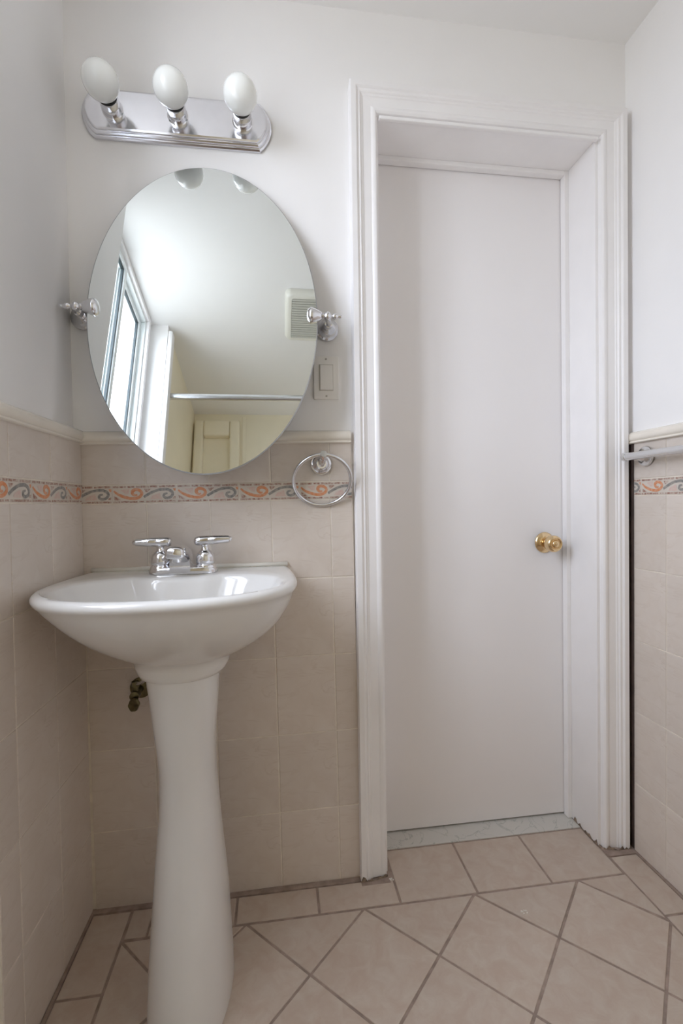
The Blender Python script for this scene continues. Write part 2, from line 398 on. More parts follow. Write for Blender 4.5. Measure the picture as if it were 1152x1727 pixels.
# ------------------------------------------------------------------ floor tiles
FM = .1965+.0055   # side of a floor tile with joint
def floor_tile(poly, g=.0029):
    # shrink polygon by the joint, put the object at its centre
    n = len(poly); ar = sum(poly[i][0]*poly[(i+1) % n][1]-poly[(i+1) % n][0]*poly[i][1] for i in range(n))
    if ar < 0: poly = poly[::-1]
    ins = []
    for i in range(n):
        p0, p1, p2 = [Vector(poly[(i+k) % n]) for k in (-1, 0, 1)]
        e1 = (p1-p0).normalized(); e2 = (p2-p1).normalized(); n1 = Vector((-e1.y, e1.x)); n2 = Vector((-e2.y, e2.x))
        ins.append(p1+(n1+n2)/max(.25, 1+n1.dot(n2))*g)
    c = sum(ins, Vector((0, 0)))/n
    me = tile_poly_mesh([(p.x-c.x, p.y-c.y) for p in ins], .006, .0012, M['ftile'], 'floor_tile')
    a = random.uniform(-.0005, .0005)
    put('floor_tile', me, Matrix.Translation((c.x, c.y, a-.0003)), floor)
def clip(poly, ax, val, keep_less):
    out = []
    for i in range(len(poly)):
        a, b = poly[i], poly[(i+1) % len(poly)]
        ia = (a[ax] <= val) == keep_less; ib = (b[ax] <= val) == keep_less
        if ia: out.append(a)
        if ia != ib:
            t = (val-a[ax])/(b[ax]-a[ax]); out.append((a[0]+(b[0]-a[0])*t, a[1]+(b[1]-a[1])*t))
    return out
FX0, FX1, FY1 = .0985, 1.3885, -.0965
xs = [.1, .153, .3565, .5605, .7665]
for a, b in zip(xs, xs[1:]): floor_tile([(a, FY1), (b, FY1), (b, -.014), (a, -.014)])
xd = [.7665, .971, 1.178, 1.3855]
for a, b in zip(xd, xd[1:]): floor_tile([(a, FY1), (b, FY1), (b, .085), (a, .085)])
floor_tile([(FX1, -.228), (W-.006, -.228), (W-.006, -.036), (FX1, -.036)])
floor_tile([(.005, -.218), (.098, -.218), (.098, -.016), (.005, -.016)])
y = -.218
while y > -1.0: floor_tile([(.005, y-.2045), (.098, y-.2045), (.098, y), (.005, y)]); y -= .2045
y = -.228
while y > -1.0: floor_tile([(FX1, y-.2045), (W-.006, y-.2045), (W-.006, y), (FX1, y)]); y -= .2045
D = .288; hx = D/2
for row in range(0, 8):
    for k in range(-2, 8):
        cx = .384+k*D+(0 if row % 2 else hx); cy = FY1-.001-row*hx
        poly = [(cx-hx, cy), (cx, cy-hx), (cx+hx, cy), (cx, cy+hx)]
        poly = clip(poly, 1, FY1, True)
        if len(poly) > 2: poly = clip(poly, 0, FX0, False)
        if len(poly) > 2: poly = clip(poly, 0, FX1, True)
        q = []
        for p_ in poly:
            if not q or (Vector(p_)-Vector(q[-1])).length > .012: q.append(p_)
        if len(q) > 2 and (Vector(q[0])-Vector(q[-1])).length < .012: q.pop()
        if len(q) > 2:
            ar = abs(sum(q[i][0]*q[(i+1) % len(q)][1]-q[(i+1) % len(q)][0]*q[i][1] for i in range(len(q))))/2
            if ar > .0006: floor_tile(q)

# ------------------------------------------------------------------ door, jambs and casing
trim1 = empty('trim_1', (1.07, 0, 0)); trim1['kind'] = 'structure'
CPROF = [(0, 0), (0, .030), (.002, .034), (.015, .034), (.0175, .032), (.0192, .0295), (.0225, .0290), (.0245, .0300), (.027, .0288), (.0290, .0258), (.033, .0250), (.0352, .0228), (.056, .0215), (.0585, .0232), (.063, .0245), (.068, .0238), (.0720, .0205), (.074, .015), (.074, 0)]
XO, XI, ZO = .679, 1.4680, 2.107
def casing(kind):
    bm = bmesh.new(); R = []
    ends = {'left': (.0015, 1), 'right': (.0015, 1), 'top': (0, 1)}
    for e in (0, 1):
        ring = []
        for wv, hv in CPROF:
            y = YB-hv
            if kind == 'left': ring.append(bm.verts.new((XO+wv, y, .0015 if e == 0 else ZO-wv)))
            elif kind == 'right': ring.append(bm.verts.new((XI-wv, y, .0015 if e == 0 else ZO-wv)))
            else: ring.append(bm.verts.new((XO+wv if e == 0 else XI-wv, y, ZO-wv)))
        R.append(ring)
    bridge(bm, R, cap0=True, cap1=True)
    o = mesh_obj('casing', bm, M['gloss_white'], smooth=True, angle=28); under(o, trim1); return o
for k in ('left', 'top', 'right'): casing(k)
for (x0, x1) in ((.740, .757), (1.385, 1.402)):
    o = mesh_obj('jamb', boxm(x0, x1, YB-.008, .21, .001, 2.044, bev=.0015), M['gloss_white'], smooth=True, angle=30); under(o, trim1)
under(mesh_obj('head_jamb', boxm(.757, 1.385, YB-.008, .21, 2.027, 2.044, bev=.0015), M['gloss_white']), trim1)
for (x0, x1) in ((.757, .770), (1.371, 1.385)):
    under(mesh_obj('door_stop', boxm(x0, x1, .128, .150, .002, 2.027, bev=.0015), M['gloss_white']), trim1)
under(mesh_obj('door_stop', boxm(.770, 1.371, .128, .150, 2.013, 2.027, bev=.0025), M['gloss_white']), trim1)
under(mesh_obj('bead_moulding', boxm(.757, 1.385, -.010, .002, 2.018, 2.027, bev=.003), M['gloss_white']), trim1)
under(mesh_obj('dark_gap_strip', boxm(1.4786, 1.4866, -.0208, YB-.0005, .001, 1.166), M['gapfill']), trim1)  # dark brown filler strip in the gap between casing and right wall tile

door = empty('door_1', (1.07, .17, 0)); door['kind'] = 'structure'
under(mesh_obj('door_slab', boxm(.7605, 1.3815, .1525, .19, .006, 2.020, bev=.0012), M['door']), door)
bm = bmesh.new(); KX, KZ = 1.3105, .8765
mt = axis_matrix((KX, .1525, KZ), (0, -1, 0))
lathe(bm, [(0, .022), (.0125, .022), (.0130, .025), (.0175, .0285), (.0225, .034), (.0250, .041), (.0258, .049), (.0250, .0575), (.0225, .0625), (.0190, .0645), (.0165, .0635), (.0145, .061), (.0125, .061), (.0100, .0655), (.0085, .067), (0, .067)], mt, 56)
lathe(bm, [(0.0125, .010), (.0125, .026)], mt, 40)
knob = under(mesh_obj('door_knob', bm, M['brass'], smooth=True, angle=50), door); knob['label'] = 'round polished brass knob'
bm = bmesh.new(); lathe(bm, [(0, .0003), (.032, .0003), (.033, .002), (.0325, .004), (.029, .0065), (.022, .012), (.017, .0135), (.0115, .0135)], mt, 56)
ro = mesh_obj('rosette', bm, M['brass'], smooth=True, angle=50); ro.parent = knob
bm = bmesh.new(); lathe(bm, [(0, .0672), (.0045, .0672), (.005, .0685), (.0035, .0695), (0, .0698)], mt, 24); box(bm, KX-.0006, KX+.0006, .1525-.0702, .1525-.069, KZ-.003, KZ+.003)
lk = mesh_obj('lock_cylinder', bm, M['brass'], smooth=True, angle=40); lk.parent = knob

th = mesh_obj('marble_threshold', boxm(.757, 1.385, .0875, .20, -.02, .0005, bev=.001), M['marble'])
tag(th, 'pale grey veined marble sill strip under the white door', 'threshold')

# ------------------------------------------------------------------ window in the nook (seen in the mirror)
win = empty('window_1', (XN, (WY0+WY1)/2, WZ0)); win['kind'] = 'structure'
def frame(x0, x1, y0, y1, z0, z1, wd, mat, name, bev=.002):
    bm = bmesh.new(); box(bm, x0, x1, y0, y0+wd, z0, z1, bev=bev); box(bm, x0, x1, y1-wd, y1, z0, z1, bev=bev)
    box(bm, x0, x1, y0+wd, y1-wd, z0, z0+wd, bev=bev); box(bm, x0, x1, y0+wd, y1-wd, z1-wd, z1, bev=bev)
    return under(mesh_obj(name, bm, M[mat]), win)
frame(XN-.06, XN-.002, WY0, WY1, WZ0, WZ1, .010, 'alu', 'window_frame')
frame(XN-.002, XN+.012, WY0-.022, WY1+.022, WZ0-.03, H-.001, .024, 'gloss_white', 'window_casing')
ym = -.685
for (x0, y0, y1) in ((XN-.020, ym-.015, WY1-.010), (XN-.045, WY0+.010, ym+.018)):
    s_ = frame(x0, x0+.022, y0, y1, WZ0+.010, WZ1-.010, .024, 'alu', 'window_sash')
    bm = bmesh.new(); z0, z1 = WZ0+.034, WZ1-.034; a, b = y0+.024, y1-.024
    for q in ((a, a+.006, z0, z1), (b-.006, b, z0, z1), (a, b, z0, z0+.006), (a, b, z1-.006, z1)): box(bm, x0+.006, x0+.016, *q)
    g_ = mesh_obj('gasket', bm, M['rubber']); g_.parent = s_
    g2 = mesh_obj('pane', boxm(x0+.009, x0+.012, a, b, z0, z1), M['glass']); g2.parent = s_
under(mesh_obj('window_sill', boxm(XN-.002, XN+.05, WY0-.02, WY1+.02, WZ0-.03, WZ0-.008, bev=.004), M['gloss_white']), win)

# ------------------------------------------------------------------ alcove: curtain rod, moulded shelf panel, ceiling fan
rod = empty('shower_curtain_rod', (.72, -1.12, 1.955))
bm = bmesh.new(); tube(bm, [(-.036, -1.12, 1.955), (1.485, -1.12, 1.955)], .0155, 24); under(mesh_obj('rod_tube', bm, M['satin'], smooth=True, angle=40), rod)
for x, d in ((-.038, 1), (1.4865, -1)):
    bm = bmesh.new(); lathe(bm, [(0, 0), (.026, 0), (.026, .004), (.018, .009), (.018, .014), (.018, .02), (.014, .02)], axis_matrix((x, -1.12, 1.955), (d, 0, 0)), 32)
    under(mesh_obj('rod_flange', bm, M['satin'], smooth=True, angle=40), rod)
tag(rod, 'chrome shower curtain rod across the tub alcove, seen in the oval mirror', 'curtain rod')
sp = empty('shower_surround_shelf', (.1, YA, 1.2))
bm = bmesh.new(); x0, x1, z0, z1 = -.03, .245, 1.0, 2.245
for q in ((x0, x0+.055, z0, z1), (x1-.06, x1, z0, z1), (x0+.055, x1-.06, z0, z0+.08), (x0+.055, x1-.06, z1-.11, z1)): box(bm, q[0], q[1], YA-.005, YA+.045, q[2], q[3], bev=.014, seg=4)
under(mesh_obj('shelf_frame', bm, M['surround'], smooth=True, angle=35), sp)
bm = bmesh.new(); box(bm, x0+.04, x1-.045, YA, YA+.006, z0+.04, z1-.06, bev=.002); under(mesh_obj('shelf_back', bm, M['surround']), sp)
bm = bmesh.new(); box(bm, .262, .285, YA, YA+.006, 0, H-.02, bev=.002); under(mesh_obj('seam_strip', bm, M['surround']), sp)
tag(sp, 'cream moulded shelf panel on the tub surround, seen low in the mirror', 'shelf panel')
fan = empty('ceiling_fan_cover', (.665, -.95, H))
def rrect(cx, cy, hw, hd, r, k=6):
    pts = []
    for (sx, sy, a0) in ((1, 1, 0), (-1, 1, 90), (-1, -1, 180), (1, -1, 270)):
        for i in range(k+1):
            t = math.radians(a0+90*i/k); pts.append((cx+sx*(hw-r)+r*math.cos(t), cy+sy*(hd-r)+r*math.sin(t)))
    return pts
bm = bmesh.new()
bridge(bm, [[bm.verts.new((x, y, H-z)) for x, y in rrect(.663, -.945, .136-d, .155-d, r_)] for d, z, r_ in ((0, .0005, .028), (0, .012, .028), (.003, .022, .028), (.010, .030, .024), (.018, .033, .018), (.028, .033, .010), (.030, .029, .008))], cap0=True, cap1=True)
under(mesh_obj('cover', bm, M['cream'], smooth=True, angle=40), fan)
bm = bmesh.new()
for i in range(17): box(bm, .557, .769, -1.068+i*.0148, -1.068+i*.0148+.0105, H-.0335, H-.0285)
g_ = under(mesh_obj('grille', bm, M['grille']), fan)
tag(fan, 'cream bathroom ceiling vent fan cover, seen at the right of the mirror', 'vent fan')

# ------------------------------------------------------------------ oval tilting mirror
TILT = math.radians(11); MC = Vector((.314, -.07, 1.475))
UPV = Vector((0, math.sin(TILT), math.cos(TILT))); NV = Vector((0, -math.cos(TILT), math.sin(TILT)))
mir = empty('oval_mirror', (.314, YB, 1.475))
A_, B_ = .2677, .4005; cen = MC+UPV*(-.0025)
def mring(bm, da, off, n=160): return [bm.verts.new(cen+Vector((1, 0, 0))*(A_-da)*math.cos(2*math.pi*i/n)+UPV*(B_-da)*math.sin(2*math.pi*i/n)+NV*off) for i in range(n)]
bm = bmesh.new(); bridge(bm, [mring(bm, .0022, 0)], cap1=True); 
for f in bm.faces: f.normal_update()
r1 = mring(bm, .0022, 0); r2_ = mring(bm, 0, -.0015); r3 = mring(bm, 0, -.005); n0 = len(bm.faces)
bridge(bm, [r1, r2_, r3], cap1=True)
bm.faces.ensure_lookup_table()
for f in bm.faces[n0:]: f.material_index = 1
glass = under(mesh_obj('mirror_glass', bm, [M['mirror'], M['mirror_edge']]), mir)
def bracket(side, xs_, fx, fz):
    # side: -1 left, +1 right; xs_: x of the post ball
    z = 1.473
    s_ = side
    bm = bmesh.new(); lathe(bm, [(0, .001), (.0305, .001), (.0312, .004), (.030, .008), (.026, .0105), (.0245, .015), (.0215, .0185), (.021, .021), (.0165, .0245), (.0155, .0275), (.0115, .032), (.0095, .036), (.0105, .040), (.009, .043), (0, .044)], axis_matrix((fx, YB, fz), (0, -1, 0)), 48)
    fl = under(mesh_obj('bracket', bm, M['chrome'], smooth=True, angle=45), mir)
    bm = bmesh.new()
    tube(bm, [(fx, YB-.030, fz), (fx, YB-.055, fz+.0), (xs_, -.064, z)], [.008, .0072, .0065], 20)
    st = mesh_obj('post', bm, M['chrome'], smooth=True, angle=45); st.parent = fl
    bm = bmesh.new()
    # along x outwards: ball, bead, tip
    lathe(bm, [(.0045, -.010), (.0065, -.008), (.0105, -.003), (.0112, 0), (.0105, .003), (.0062, .008), (.0042, .010), (.0042, .012), (.0068, .0155), (.0078, .019), (.0068, .0225), (.004, .026), (.0035, .0275), (.0042, .030), (.0048, .033), (.0035, .0365), (0, .038)], axis_matrix((xs_, -.07, z), (s_, 0, 0)), 32)
    b_ = mesh_obj('finial', bm, M['chrome'], smooth=True, angle=60); b_.parent = fl
    bm = bmesh.new()
    lathe(bm, [(0.0045, .008), (.0075, .0095), (.0078, .0115), (.0065, .013), (.0095, .015), (.0125, .019), (.0165, .028), (.0195, .036), (.0203, .040), (.0188, .0445), (.0140, .0485), (.007, .0505), (0, .051)], axis_matrix((xs_, -.07, z), (-s_, 0, 0)), 40)
    k_ = mesh_obj('clamp_knob', bm, M['chrome'], smooth=True, angle=38); k_.parent = fl
bracket(1, .6055, .613, 1.470); bracket(-1, .0225, .009, 1.478)
tag(mir, 'frameless oval tilting mirror on chrome brackets above the sink', 'mirror')

# ------------------------------------------------------------------ vanity light bar
vl = empty('vanity_light', (.246, YB, 1.978))
def plate_outline(d):
    zt, zb = 2.040-d, 1.918+d; xl, xr = .046+d*.55, .447-d*.55; bul = .030-d*.35
    pts = [(xl, zb), (xr, zb)]
    n = 14
    for i in range(1, n):
        t = i/n; z = zb+(zt-zb)*t; pts.append((xr+.006*0+bul*math.sin(math.pi*t)**.75, z))
    pts += [(xr, zt), (xl, zt)]
    for i in range(1, n):
        t = i/n; z = zt-(zt-zb)*t; pts.append((xl-bul*math.sin(math.pi*t)**.75, z))
    return pts
bm = bmesh.new(); rings = []
for d, y in ((0, 0.0002), (0, .006), (.003, .009), (.006, .0095), (.0065, .014), (.0095, .0165), (.0125, .017), (.013, .0205), (.0165, .0225), (.020, .0225)):
    rings.append([bm.verts.new((x, YB-y, z)) for x, z in plate_outline(d)])
bridge(bm, rings, cap0=True, cap1=True); under(mesh_obj('back_plate', bm, M['plate'], smooth=True, angle=25), vl)
for i, bx in enumerate((.094, .247, .405)):
    mt = axis_matrix((bx, YB-.0225, 1.978), (0, -1, 0))
    bm = bmesh.new(); lathe(bm, [(.0255, 0), (.0232, .002), (.0228, .016), (.0221, .017), (.0228, .018), (.0228, .036), (.0222, .0364), (.0215, .0364)], mt, 48)
    sk = under(mesh_obj('socket', bm, M['chrome'], smooth=True, angle=40), vl)
    bm = bmesh.new(); lathe(bm, [(.0222, .030), (.0222, .0372), (.0205, .0385), (.0165, .0380), (.0150, .034), (.0, .032)], mt, 48)
    q = mesh_obj('socket_liner', bm, M['black'], smooth=True, angle=40); q.parent = sk
    bm = bmesh.new(); r0 = .0395; c0 = .0790
    prof = [(.0130, .030), (.0140, .0385), (.0165, .0425), (.0205, .0472)]
    for k in range(7, 33):
        t = math.pi*k/32; prof.append((r0*math.sin(t) if k < 32 else 0, c0-r0*math.cos(t)))
    lathe(bm, [p_ for p_ in prof], mt, 48)
    under(mesh_obj('bulb', bm, M['bulb'], smooth=True), vl)
tag(vl, 'chrome bath bar light with three white globe bulbs above the oval mirror', 'light fixture')

# ------------------------------------------------------------------ light switch
sw = empty('light_switch', (.609, YB, 1.343))
bm = bmesh.new(); box(bm, .5755, .6425, YB-.006, YB-.0002, 1.286, 1.400, bev=.0025, seg=3); under(mesh_obj('switch_plate', bm, M['switch'], smooth=True, angle=35), sw)
bm = bmesh.new(); vs = []
rk = mesh_obj('rocker', boxm(.5925, .6255, YB-.0105, YB-.004, 1.3105, 1.3755, bev=.0015), M['switch']); under(rk, sw)
bm = bmesh.new(); x0, x1, z0, z1 = .5905, .6275, 1.3085, 1.3775
for q in ((x0, x0+.0012, z0, z1), (x1-.0012, x1, z0, z1), (x0, x1, z0, z0+.0012), (x0, x1, z1-.0012, z1)): box(bm, q[0], q[1], YB-.0064, YB-.005, q[2], q[3])
under(mesh_obj('switch_recess', bm, M['screw']), sw)
for z in (1.2945, 1.392):
    bm = bmesh.new(); lathe(bm, [(0, .0058), (.0028, .0058), (.0026, .007), (0, .0074)], axis_matrix((.609, YB, z), (0, -1, 0)), 16); under(mesh_obj('screw', bm, M['screw'], smooth=True, angle=30), sw)
tag(sw, 'off-white rocker light switch between the mirror and the door casing', 'light switch')

# ------------------------------------------------------------------ towel ring
tr_ = empty('towel_ring', (.591, 0, 1.113))
mt = axis_matrix((.5905, 0, 1.113), (0, -1, 0))
bm = bmesh.new(); lathe(bm, [(0, .0005), (.0285, .0005), (.0288, .004), (.0265, .0075), (.0235, .008), (.021, .010), (.0165, .0185), (.0125, .022), (0, .022)], mt, 48)
under(mesh_obj('wall_flange', bm, M['chrome'], smooth=True, angle=40), tr_)
bm = bmesh.new(); tube(bm, [(.5905, -.016, 1.113), (.5908, -.045, 1.123), (.5912, -.070, 1.134)], [.0095, .0088, .0088], 28)
lathe(bm, [(.0092, 0), (.0096, .001), (.0096, .003), (.0085, .004)], axis_matrix((.5909, -.050, 1.125), (0, -1, .42)), 28)
under(mesh_obj('post', bm, M['chrome'], smooth=True, angle=45), tr_)
rc = Vector((.5905, -.0335, 1.0690)); tilt = math.radians(24); rv = Vector((0, -math.sin(tilt), math.cos(tilt)))
bm = bmesh.new(); tube(bm, [rc+Vector((1, 0, 0))*.0735*math.cos(t*math.pi/48)+rv*.0690*math.sin(t*math.pi/48) for t in range(96)], .0048, 16, closed=True)
under(mesh_obj('ring', bm, M['satin'], smooth=True), tr_)
tag(tr_, 'chrome towel ring on the tiled wall beside the door casing', 'towel ring')

# ------------------------------------------------------------------ towel bar on the right wall
tb = empty('towel_bar', (W, -.36, 1.127))
for yy in (-.071, -.66):
    mt = axis_matrix((W-.0009, yy, 1.127), (-1, 0, 0))
    bm = bmesh.new(); lathe(bm, [(0, .0003), (.0272, .0003), (.0275, .003), (.026, .006), (.020, .008), (.0155, .013), (.013, .021), (.0115, .032), (.0115, .040)], mt, 48)
    under(mesh_obj('wall_flange', bm, M['satin'], smooth=True, angle=40), tb)
bm = bmesh.new(); tube(bm, [(1.436, -.046, 1.127), (1.436, -.69, 1.127)], .0105, 28); under(mesh_obj('bar', bm, M['satin'], smooth=True, angle=40), tb)
for yy, d in ((-.0475, 1), (-.6885, -1)):
    bm = bmesh.new(); lathe(bm, [(.0100, -.002), (.0118, -.0012), (.0122, 0), (.0122, .007), (.0112, .0095), (0, .0105)], axis_matrix((1.436, yy, 1.127), (0, d, 0)), 28)
    under(mesh_obj('end_cap', bm, M['satin'], smooth=True, angle=40), tb)
tag(tb, 'chrome towel bar on the right wall next to the door', 'towel bar')

# ------------------------------------------------------------------ pedestal sink
sink = empty('pedestal_sink', (.27, -.2, 0))
NA = 240
def polar(poly, c, n=NA):
    """radii of a closed star-shaped outline at n equal angles"""
    out = []; m = len(poly)
    ang = [math.atan2(p[1]-c[1], p[0]-c[0]) for p in poly]
    for i in range(n):
        th_ = -math.pi+2*math.pi*(i+.5)/n; d = Vector((math.cos(th_), math.sin(th_))); best = None
        for j in range(m):
            a, b = Vector(poly[j])-Vector(c), Vector(poly[(j+1) % m])-Vector(c)
            e = b-a; den = d.x*e.y-d.y*e.x
            if abs(den) < 1e-12: continue
            t = (a.x*e.y-a.y*e.x)/den; s = (a.x*d.y-a.y*d.x)/den
            if t > 0 and -1e-6 <= s <= 1+1e-6 and (best is None or t > best): best = t
        out.append((c[0]+d.x*best, c[1]+d.y*best))
    return out
def superhalf(cx, cy, a, b, n, N_=60):
    pts = []
    for i in range(N_+1):
        t = math.pi*i/N_; c_, s_ = math.cos(t), math.sin(t)
        pts.append((cx+a*math.copysign(abs(c_)**(2/n), c_), cy-b*abs(s_)**(2/n)))
    return pts      # right -> front -> left
RC = (.258, -.21)
RA, RY, RBk, RN = .2575, -.195, .232, 2.35
out_ = superhalf(RC[0], RY, RA, RBk, RN)
out_ += [(.0015, -.15), (.005, -.09), (.010, -.045), (.013, -.022), (.020, -.008), (.034, -.0015), (.26, -.0015), (.484, -.0015), (.496, -.006), (.503, -.018), (.507, -.05), (.511, -.10), (.5145, -.15)]
rim = polar(out_, RC)
# basin opening: scalloped at the back below the faucet
bo = superhalf(.258, -.235, .225, .160, 2.5)
top_ = []
for i in range(1, 40):
    x = .033+(.483-.033)*i/40; t = (x-.258)/.225
    y = -.235+.125*(1-abs(t)**2.8)**(1/2.2)
    s = max(0, 1-((x-.25)/.085)**4); y -= .030*s**.5 if s > 0 else 0
    top_.append((x, y))
bo += top_
RCb = (.258, -.24)
def relax(pts, k):
    for _ in range(k): pts = [((pts[i-1][0]+2*pts[i][0]+pts[(i+1) % len(pts)][0])/4, (pts[i-1][1]+2*pts[i][1]+pts[(i+1) % len(pts)][1])/4) for i in range(len(pts))]
    return pts
basin = relax(polar(bo, RC), 3)
CC = (.273, -.205)
coll = superhalf(CC[0], -.205, .099, .088, 2.3) + [(.174, -.15), (.185, -.11), (.21, -.09), (.336, -.09), (.361, -.11), (.372, -.15)]
coll2 = superhalf(CC[0]-.002, -.2, .081, .090, 2.3) + [(.191, -.15), (.2, -.12), (.22, -.11), (.32, -.11), (.342, -.12), (.351, -.15)]
coll = polar(coll, CC); coll2 = polar(coll2, CC)
def mix(a, b, t): return [(p[0]+(q[0]-p[0])*t, p[1]+(q[1]-p[1])*t) for p, q in zip(a, b)]
def inner(pts, d, c=RC):
    out = []; n = len(pts)
    for i in range(n):
        a, b = Vector(pts[i-1]), Vector(pts[(i+1) % n]); t = (b-a).normalized(); nn = Vector((-t.y, t.x))
        if nn.dot(Vector(c)-Vector(pts[i])) < 0: nn = -nn
        out.append((pts[i][0]+nn.x*d, min(pts[i][1]+nn.y*d, -.0015)))
    return out
bm = bmesh.new(); R = []
def ringz(pts, z): R.append([bm.verts.new((p[0], p[1], z(p) if callable(z) else z)) for p in pts])
# outside: collar up to the rim
ringz(coll2, .664); ringz(mix(coll2, coll, .25), .665); ringz(mix(coll2, coll, .55), .673); ringz(mix(coll2, coll, .82), .685); ringz(mix(coll2, coll, 1), .6985)
for k in range(1, 15):
    t = k/15; dd = 1-t      # dd drop fraction: 1 at collar, 0 at rim
    rr_ = inner(rim, .0065); pts = []
    for p_, q_ in zip(coll, rr_):
        ca = (q_[0]-RC[0])/RA; aa = .51-.16*ca
        if q_[1] > -.12: aa = .2
        wv = 1-(aa*dd+(1-aa)*dd**3)
        pts.append((p_[0]+(q_[0]-p_[0])*wv, p_[1]+(q_[1]-p_[1])*wv))
    ringz(pts, .6995+(.8280-.6995)*t)
ringz(inner(rim, .0060), .8290); ringz(inner(rim, .0024), .8325); ringz(inner(rim, .0005), .8365); ringz(rim, .8402); ringz(inner(rim, .0012), .8448)
def rz(base): return lambda p: base+(.004 if p[1] > -.03 else 0)
ringz(inner(rim, .0040), .8480); ringz(inner(rim, .0085), .8506); ringz(inner(rim, .016), .8512)
edge = basin
ringz(mix(inner(rim, .016), inner(basin, -.006), .5), .8505); ringz(inner(basin, -.005), .8496); ringz(basin, .8478); ringz(inner(basin, .004), .8440); ringz(inner(basin, .0075), .837)
for s_, z in ((.93, .82), (.86, .795), (.76, .765), (.62, .738), (.45, .718), (.27, .706), (.13, .701), (.06, .699)):
    ringz([(RCb[0]+(p[0]-RCb[0])*s_, RCb[1]+(p[1]-RCb[1])*s_) for p in inner(basin, .0075)], z)
bridge(bm, R, cap0=True, cap1=True)
under(mesh_obj('basin', bm, M['porcelain'], smooth=True, angle=70), sink)
# pedestal column
bm = bmesh.new(); R = []
prof = [(0, .0845, .176, .281), (.04, .083, .168, .281), (.10, .0805, .155, .2805), (.195, .0745, .132, .281), (.30, .0655, .106, .279), (.38, .0585, .089, .2795), (.43, .0555, .084, .278), (.48, .0555, .082, .2775), (.53, .0605, .083, .2745), (.61, .068, .084, .274), (.655, .0735, .085, .272), (.676, .0745, .0845, .272)]
zs = [p[0] for p in prof]
def interp(z):
    for a, b in zip(prof, prof[1:]):
        if a[0] <= z <= b[0]:
            t = (z-a[0])/(b[0]-a[0]); return [a[k]+(b[k]-a[k])*t for k in (1, 2, 3)]
for i in range(46):
    z = .676*i/45; v = [0, 0, 0]; cnt = 0
    for dz in (-.03, -.015, 0, .015, .03):
        q = interp(min(.676, max(0, z+dz))); v = [a+b for a, b in zip(v, q)]; cnt += 1
    hw, dp, cx = [a/cnt for a in v]
    o_ = superhalf(cx, -.205, hw, dp, 2.25, 64) 
    yb = -.185 if z < .5 else -.165
    yb = -.188+.02*min(1, z/.6)
    ir = superhalf(cx, -.205, hw-.010, dp-.010, 2.25, 64)[::-1]
    pts = [(cx+hw-.0015, yb)]+[(p[0], p[1]) for p in o_]+[(cx-hw+.0015, yb), (cx-hw+.0115, yb)]+ir+[(cx+hw-.0115, yb)]
    R.append([bm.verts.new((p[0], p[1], z+.0005)) for p in pts])
bridge(bm, R, cap0=True, cap1=True)
under(mesh_obj('pedestal', bm, M['porcelain'], smooth=True, angle=50), sink)
bm = bmesh.new(); lathe(bm, [(0, .697), (.020, .698), (.022, .7005), (.019, .7025), (.008, .7015), (0, .7015)], Matrix.Translation((RCb[0], RCb[1], 0)), 32)
under(mesh_obj('drain', bm, M['chrome'], smooth=True, angle=40), sink)
bm = bmesh.new(); tube(bm, [(.018, -.0035, .8530), (.15, -.0030, .8530), (.35, -.0030, .8540), (.499, -.0035, .8545)], .0062, 12)
under(mesh_obj('caulk_bead', bm, M['caulk'], smooth=True), sink)
tag(sink, 'white porcelain pedestal sink in the left corner under the oval mirror', 'sink')

# ------------------------------------------------------------------ faucet
fc = empty('faucet', (.2515, -.08, .8505)); fz = .8508; FY = -.078
bm = bmesh.new()
def stadium(hw, hd, n=12):
    pts = []
    for i in range(n+1): t = -math.pi/2+math.pi*i/n; pts.append((hw-hd+hd*math.cos(t), hd*math.sin(t)))
    for i in range(n+1): t = math.pi/2+math.pi*i/n; pts.append((-hw+hd+hd*math.cos(t), hd*math.sin(t)))
    return pts
R = []
for s_, z in ((1, 0), (1, .006), (.985, .010), (.955, .013), (.90, .0145)):
    R.append([bm.verts.new((.2515+p[0]*(s_ if s_ > .9 else .94), FY+p[1]*s_, fz+z)) for p in stadium(.0785, .026)])
bridge(bm, R, cap0=True, cap1=True)
base_ = under(mesh_obj('base', bm, M['chrome'], smooth=True, angle=40), fc)
for hx_, sd in ((.2005, -1), (.3025, 1)):
    bm = bmesh.new(); lathe(bm, [(.0245, .008), (.0238, .017), (.0215, .0195), (.0205, .021), (.0218, .0225), (.0222, .028), (.0216, .038), (.0190, .0455), (.0140, .0505), (.0095, .054), (.0085, .062), (.0095, .066), (0, .067)], Matrix.Translation((hx_, FY, fz)), 40)
    h_ = under(mesh_obj('handle', bm, M['chrome'], smooth=True, angle=45), fc)
    bm = bmesh.new(); z_ = fz+.0745; e = hx_-sd*.021
    pts = []; rad = []
    for t_, r_ in ((0, .0055), (.002, .0090), (.006, .0110), (.014, .0116), (.030, .0114), (.0305, .0109), (.0315, .0109), (.032, .0112), (.055, .0100), (.074, .0082), (.0755, .0058), (.0785, .0050), (.0800, .0032)):
        pts.append((e+sd*t_*1.1-sd*.004, FY-.0, z_+(.002 if sd > 0 else 0)*t_/.04)); rad.append(r_)
    tube(bm, pts, rad, 24); lv = mesh_obj('lever', bm, M['chrome'], smooth=True, angle=40); lv.parent = h_
